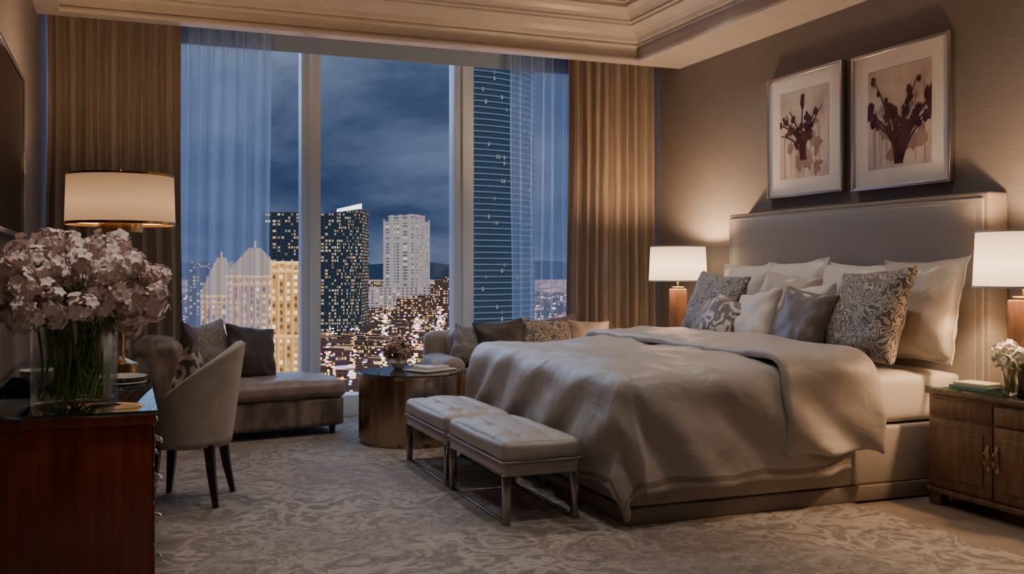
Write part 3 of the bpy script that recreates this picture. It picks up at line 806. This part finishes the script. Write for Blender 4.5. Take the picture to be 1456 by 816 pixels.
# ------------------------------------------------------------------ COFFEE TABLE
TX, TY = 2.085, 7.44
ct = group('coffee_table', (TX, TY, .012))
CR = .42
nseg = 96; v = []; f = []
zs = [(0, CR - .02), (.03, CR - .02), (.032, CR), (.50, CR), (.502, CR + .008), (.53, CR + .008)]
for z, r in zs:
    for i in range(nseg):
        a = 2 * pi * i / nseg; k = r
        if .02 < z < .51 and (i % 8 == 0): k = r - .008
        v.append((k * cos(a), k * sin(a), z))
for k in range(len(zs) - 1):
    for i in range(nseg):
        j = (i + 1) % nseg; f.append((k * nseg + i, k * nseg + j, (k + 1) * nseg + j, (k + 1) * nseg + i))
f.append(tuple(reversed(range(nseg)))); f.append(tuple(range((len(zs) - 1) * nseg, len(zs) * nseg)))
me = mesh('drum', v, f); add_obj('drum', me, BRONZE, ct); sharp(me, 30)
lathe('glass_top', [(.001, .531), (CR - .01, .531), (CR - .01, .538), (.001, .538)], DARKG, ct, seg=96, caps=False)
cz = .012 + .538
g = group('decor_tray', (TX + .13, TY - .05, cz + .001), .5)
box('tray', -.17, .17, -.12, .12, 0, .015, BOOK2, g, .004)
box('book', -.12, .12, -.085, .085, .0155, .04, CERAM, g, .003)
lathe('cup', [(.02, .041), (.035, .075), (.033, .075), (.018, .045), (.001, .045)], CERAM, g, (.07, .02, 0), seg=24, caps=False)
g = group('flower_bowl', (TX - .07, TY + .18, cz + .001))
lathe('bowl', [(.03, 0), (.06, .02), (.075, .05), (.06, .085), (.056, .085), (.07, .05), (.001, .01)], CERAM, g, caps=False, seg=32)
flowers('blooms', [((.07 * cos(a), .07 * sin(a), .14 + .03 * sin(2 * a)), .05) for a in (0, 1, 2, 3, 4, 5)] + [((0, 0, .20), .055)], 45, .02, surf('petal_dusk', (.36, .22, .17), (.55, .38, .30), rough=.6, bump=0), g)
lathe('votive', [(.02, 0), (.028, .05), (.025, .05), (.001, .01)], GLASS, g, (-.17, -.05, 0), seg=20, caps=False)

# ------------------------------------------------------------------ CITY (real scale, seen from a high floor)
YAW = radians(21.4); GZ = -60.0
def city(px, D):   # bearing and distance -> world xy
    u = (px - 728) / 1400.0
    return Vector((D * (sin(YAW) + cos(YAW) * u), D * (cos(YAW) - sin(YAW) * u)))
def elev(py, D): return 1.33 + (385 - py) / 1400.0 * D

def extr(name, pts, z0, z1, mat, parent, ztops=None):
    n = len(pts); v = [(p[0], p[1], z0) for p in pts] + [(p[0], p[1], (ztops[i] if ztops else z1)) for i, p in enumerate(pts)]
    f = [(i, (i + 1) % n, n + (i + 1) % n, n + i) for i in range(n)] + [tuple(reversed(range(n))), tuple(range(n, 2 * n))]
    return add_obj(name, mesh(name, v, f), mat, parent, smooth=False)
def slabs(name, pts, zlist, th, grow, mat, parent):
    c = sum((Vector(p) for p in pts), Vector((0, 0))) / len(pts); v = []; f = []; n = len(pts)
    q = [c + (Vector(p) - c) * grow for p in pts]
    for z in zlist:
        i0 = len(v); v += [(p.x, p.y, z) for p in q] + [(p.x, p.y, z + th) for p in q]
        f += [(i0 + i, i0 + (i + 1) % n, i0 + n + (i + 1) % n, i0 + n + i) for i in range(n)] + [tuple(i0 + k for k in reversed(range(n))), tuple(i0 + n + k for k in range(n))]
    return add_obj(name, mesh(name, v, f), mat, parent, smooth=False)

WARM, WHITE, COOL = (1, .52, .17), (1, .80, .52), (.6, .8, 1)
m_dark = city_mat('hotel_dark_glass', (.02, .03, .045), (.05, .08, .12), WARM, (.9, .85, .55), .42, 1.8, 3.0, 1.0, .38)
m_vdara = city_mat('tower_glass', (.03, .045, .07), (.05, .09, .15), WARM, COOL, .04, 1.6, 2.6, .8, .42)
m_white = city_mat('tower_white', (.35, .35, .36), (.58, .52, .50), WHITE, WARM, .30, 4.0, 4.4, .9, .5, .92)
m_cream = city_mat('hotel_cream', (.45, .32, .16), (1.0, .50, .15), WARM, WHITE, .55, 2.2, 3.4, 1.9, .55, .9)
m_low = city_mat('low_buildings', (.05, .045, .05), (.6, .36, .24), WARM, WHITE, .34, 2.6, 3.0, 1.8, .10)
E = lambda n, c, s: emis(n, c, s, False)
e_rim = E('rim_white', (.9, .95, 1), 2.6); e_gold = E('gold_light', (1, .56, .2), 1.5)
m_slab = E('slab_lit', (.11, .155, .22), 1.0)  # slabs brightened by their own emission, standing in for light on them

# dark curved hotel
g = group('dark_glass_hotel')
D = 900
a0, a1, a2 = city(372, D), city(446, D - 25), city(514, D + 8)
dp = Vector((sin(YAW), cos(YAW))) * 45
def arc(p, q, bulge, n=10):
    r = []; d = (q - p); nn = Vector((d.y, -d.x)).normalized()
    for i in range(n + 1): t = i / n; r.append(p + d * t + nn * bulge * 4 * t * (1 - t))
    return r
P = arc(a0, city(448, D), 6) + [city(448, D) + dp, a0 + dp]
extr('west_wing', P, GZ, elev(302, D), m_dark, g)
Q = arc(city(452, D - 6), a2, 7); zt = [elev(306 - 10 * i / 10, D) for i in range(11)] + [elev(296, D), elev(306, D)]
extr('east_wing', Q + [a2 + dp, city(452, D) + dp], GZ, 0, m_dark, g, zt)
v = []; f = []
for i, p in enumerate(Q): v += [(p.x, p.y - .6, zt[i]), (p.x, p.y - .6, zt[i] + (1.0 + .38 * i))]
f = [(2 * i, 2 * i + 2, 2 * i + 3, 2 * i + 1) for i in range(4, 10)]
add_obj('lit_parapet', mesh('p', v, f), e_rim, g, smooth=False)

# pale tower
g = group('pale_hotel_tower')
D = 1500; c0 = city(546, D); c1 = city(589, D - 40); c2 = city(610, D + 20)
P = [c0, c1, c2, c0 + (c2 - c1)]
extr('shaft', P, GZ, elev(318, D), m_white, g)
stone = E('pale_stone_lit', (.62, .58, .56), .6)  # light on the stone painted in as emission
slabs('cornice', P, [elev(318, D), elev(344, D), elev(428, D)], 3, 1.03, stone, g)
cc = sum(P, Vector((0, 0))) / 4
extr('crown', [cc + (p - cc) * .82 for p in P], elev(318, D), elev(306, D), m_white, g)
for (p, q, n) in ((c0, c1, 5), (c1, c2, 3)):
    for i in range(n + 1):
        t = p.lerp(q, i / n); extr('rib', [t + Vector(o) for o in ((-1.0, -1.5), (1.0, -1.5), (1.0, .5), (-1.0, .5))], GZ, elev(312, D), stone, g)
extr('podium', [city(515, D - 60), city(612, D - 60), city(612, D + 20), city(515, D + 20)], GZ, elev(408, D), m_white, g)

# tall curved tower to the right
g = group('tall_curved_tower')
D = 420
Q = arc(city(668, D), city(760, D + 30), 5, 12); dp2 = Vector((sin(YAW), cos(YAW))) * 24
P = Q + [Q[-1] + dp2, Q[0] + dp2]
extr('shaft', P, GZ, elev(74, D), m_vdara, g)
zz = []; z = GZ + 4
while z < elev(78, D): zz.append(z); z += 2.6
slabs('floor_slabs', P, zz, .6, 1.015, m_slab, g)
slabs('parapet', P, [elev(74, D)], 2.0, 1.02, m_slab, g)

# cream classical hotels with cornice + hipped roofs
rb2 = E('pilaster_lit', (1, .56, .22), 1.1)  # pilasters, cornices and roofs: floodlighting painted in as emission
def cream(name, px0, px1, D, top, roof):
    g = group(name); a, b = city(px0, D), city(px1, D); dd = Vector((sin(YAW), cos(YAW))) * 22
    P = [a, b, b + dd, a + dd]; zt = elev(top, D)
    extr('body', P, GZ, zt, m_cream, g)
    hgt_ = zt - GZ
    slabs('cornice', P, [zt - 1, zt - 5, GZ + hgt_ * .45], 1.2, 1.05, e_gold, g)
    n = max(4, int((b - a).length / 3.0))
    for i in range(n + 1):
        t = a.lerp(b, i / n); extr('pilaster', [t + Vector(o) for o in ((-.35, -.7), (.35, -.7), (.35, .1), (-.35, .1))], GZ, zt - 1, rb2, g)
    c = sum(P, Vector((0, 0))) / 4
    if roof:
        zr = elev(roof, D); q = [c + (p - c) * 1.08 for p in P]; r1 = [c + (p - c) * .22 for p in P]
        v = [(p.x, p.y, zt + .4) for p in q] + [(p.x, p.y, zr) for p in r1]
        f = [(i, (i + 1) % 4, 4 + (i + 1) % 4, 4 + i) for i in range(4)] + [(4, 5, 6, 7)]
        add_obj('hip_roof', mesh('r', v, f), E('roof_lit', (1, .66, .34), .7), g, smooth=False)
        w = .4; extr('finial', [c + Vector(o) for o in ((-w, -w), (w, -w), (w, w), (-w, w))], zr, zr + 4, e_gold, g)
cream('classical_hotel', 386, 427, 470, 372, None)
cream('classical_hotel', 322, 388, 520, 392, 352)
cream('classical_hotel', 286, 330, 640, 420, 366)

# low city blocks, distant towers, street lights : one mass
cs = group('city_skyline')
rnd = random.Random(3)
def cube_to(v, f, cx, cy, z0, z1, w, d, r):
    i0 = len(v); cr, sr = cos(r), sin(r)
    for z in (z0, z1):
        for (a, b) in ((-w, -d), (w, -d), (w, d), (-w, d)): v.append((cx + (a * cr - b * sr) / 2, cy + (a * sr + b * cr) / 2, z))
    f += [(i0, i0 + 1, i0 + 5, i0 + 4), (i0 + 1, i0 + 2, i0 + 6, i0 + 5), (i0 + 2, i0 + 3, i0 + 7, i0 + 6), (i0 + 3, i0, i0 + 4, i0 + 7), (i0 + 4, i0 + 5, i0 + 6, i0 + 7)]
v = []; f = []
for k in range(420):
    D = 430 * (6.5 ** rnd.random()); p = city(rnd.uniform(250, 900), D)
    h = rnd.uniform(3, 11) * (1 if D < 1200 else 1.6); s = rnd.uniform(8, 28)
    cube_to(v, f, p.x, p.y, GZ, GZ + h, s, s * rnd.uniform(.5, 1.4), rnd.choice((.35, .35 + pi / 2, .1)))
add_obj('low_blocks', mesh('city_blocks', v, f), m_low, cs, smooth=False)
v = []; f = []
for (px, D, top, w) in ((527, 1900, 404, 40), (540, 2300, 400, 30), (620, 2000, 404, 22), (628, 1700, 398, 18), (636, 1300, 402, 14), (641, 2200, 392, 26), (585, 1200, 424, 26), (604, 1250, 420, 22), (315, 1400, 372, 60), (300, 900, 380, 30)):
    p = city(px, D); cube_to(v, f, p.x, p.y, GZ, elev(top, D), w, w, .4)
add_obj('distant_towers', mesh('distant_towers', v, f), m_low, cs, smooth=False)
cols = [((1, .52, .17), 4.0, 1100), ((1, .76, .45), 6, 800), ((.70, .30, 1), 5, 480), ((.40, .60, 1), 4, 360), ((1, .2, .08), 4, 240), ((.4, 1, .6), 2.5, 60)]
for ci, (c, s, n) in enumerate(cols):
    v = []; f = []
    for k in range(n):
        D = 400 * (6 ** rnd.random())
        if rnd.random() < .5:
            px = rnd.choice((470, 505, 548, 590, 625, 655)) + (D - 900) * .012 + rnd.uniform(-5, 5)
        else: px = rnd.uniform(240, 900)
        p = city(px, D); w = rnd.uniform(.35, 1.1) * (D / 700) ** .6; z = GZ + rnd.uniform(3, 11)
        cube_to(v, f, p.x, p.y, z, z + w * rnd.uniform(.5, 1.1), w * rnd.uniform(1, 2.2), w, .3)
    add_obj('street_lights_%d' % ci, mesh('street_lights', v, f), E('street_light_%d' % ci, c, s), cs, smooth=False)
# ground with glowing avenues
m, nt, out = new_mat('city_ground')
vv = objcoord(nt, (1, 1, 1))
vo = N(nt, 'ShaderNodeTexVoronoi', {'Vector': vv, 'Scale': .012}, feature='DISTANCE_TO_EDGE')
road = ramp(nt, vo.outputs['Distance'], [(.03, (1, 1, 1)), (.10, (.02, .02, .02))])
nz = N(nt, 'ShaderNodeTexNoise', {'Vector': vv, 'Scale': .03, 'Detail': 4})
cc_ = ramp(nt, nz.outputs[0], [(.38, (1, .45, .18)), (.50, (1, .66, .42)), (.58, (.6, .35, 1))])
st = M(nt, 'MULTIPLY_ADD', road, 1.5, M(nt, 'MULTIPLY', M(nt, 'POWER', nz.outputs[0], 3.0), .9))
e = N(nt, 'ShaderNodeEmission', {'Color': cc_, 'Strength': st})
d = N(nt, 'ShaderNodeBsdfDiffuse', {'Color': (.03, .03, .035, 1)})
a = N(nt, 'ShaderNodeAddShader', {0: e.outputs[0], 1: d.outputs[0]}); nt.links.new(a.outputs[0], out.inputs[0]); m.cycles.emission_sampling = 'NONE'
add_obj('city_ground', mesh('city_ground', [(-3000, 60, GZ), (6000, 60, GZ), (6000, 7000, GZ), (-3000, 7000, GZ)], [(0, 1, 2, 3)]), m, smooth=False)
# mountains
v = []; f = []; n = 160
for i in range(n + 1):
    px = -400 + 2400 * i / n; D = 6800; p = city(px, D)
    h = elev(374 - 9 * noise.noise(Vector((i * .16, 1, 0))) - 5 * noise.noise(Vector((i * .6, 2, 0))), D)
    v += [(p.x, p.y, GZ), (p.x, p.y, h)]
f = [(2 * i, 2 * i + 2, 2 * i + 3, 2 * i + 1) for i in range(n)]
add_obj('mountain_range', mesh('mountain_range', v, f), E('mountain_haze', (.022, .040, .085), 1), smooth=False)

# ------------------------------------------------------------------ WORLD
w = bpy.data.worlds.new('night_sky'); scene.world = w; w.use_nodes = True
nt = w.node_tree; nt.nodes.clear()
out = nt.nodes.new('ShaderNodeOutputWorld')
tc = nt.nodes.new('ShaderNodeTexCoord')
mp = N(nt, 'ShaderNodeMapping', {'Vector': tc.outputs['Generated'], 'Scale': (1.6, 1.6, 3.6)})
nz = N(nt, 'ShaderNodeTexNoise', {'Vector': mp.outputs[0], 'Scale': 2.7, 'Detail': 7, 'Roughness': .58, 'Distortion': .3})
col = ramp(nt, nz.outputs[0], [(.36, (.028, .046, .098)), (.48, (.060, .086, .158)), (.56, (.108, .138, .215)), (.66, (.17, .21, .30))])
sz = N(nt, 'ShaderNodeSeparateXYZ', {0: tc.outputs['Generated']})
hz = ramp(nt, sz.outputs[2], [(0.0, (1.6, 1.5, 1.5)), (.04, (.72, .80, .95)), (.12, (.76, .83, .98)), (.22, (1.2, 1.22, 1.25)), (.5, (1.7, 1.7, 1.7))])
mx = N(nt, 'ShaderNodeMix', {0: 1.0, 6: col, 7: hz}, data_type='RGBA', blend_type='MULTIPLY')
bg = N(nt, 'ShaderNodeBackground', {'Color': mx.outputs[2], 'Strength': 1.0})
nt.links.new(bg.outputs[0], out.inputs[0])

# soft dusk light from outside
L = bpy.data.lights.new('twilight', 'SUN'); L.energy = 2.1; L.color = (.40, .62, 1); L.angle = radians(60)
o = bpy.data.objects.new('twilight_sun', L); COL.objects.link(o); o.rotation_euler = (radians(-52), 0, radians(12)); o.location = (2, 20, 15)

# ------------------------------------------------------------------ CAMERA
cam = bpy.data.cameras.new('camera'); co = bpy.data.objects.new('camera', cam); COL.objects.link(co)
co.location = (0, 0, 1.33); co.rotation_euler = (radians(90), 0, -YAW)
cam.sensor_width = 36; cam.lens = 1400 / 1456 * 36; cam.shift_y = -23 / 1456; cam.clip_end = 20000; cam.clip_start = .05
scene.camera = co
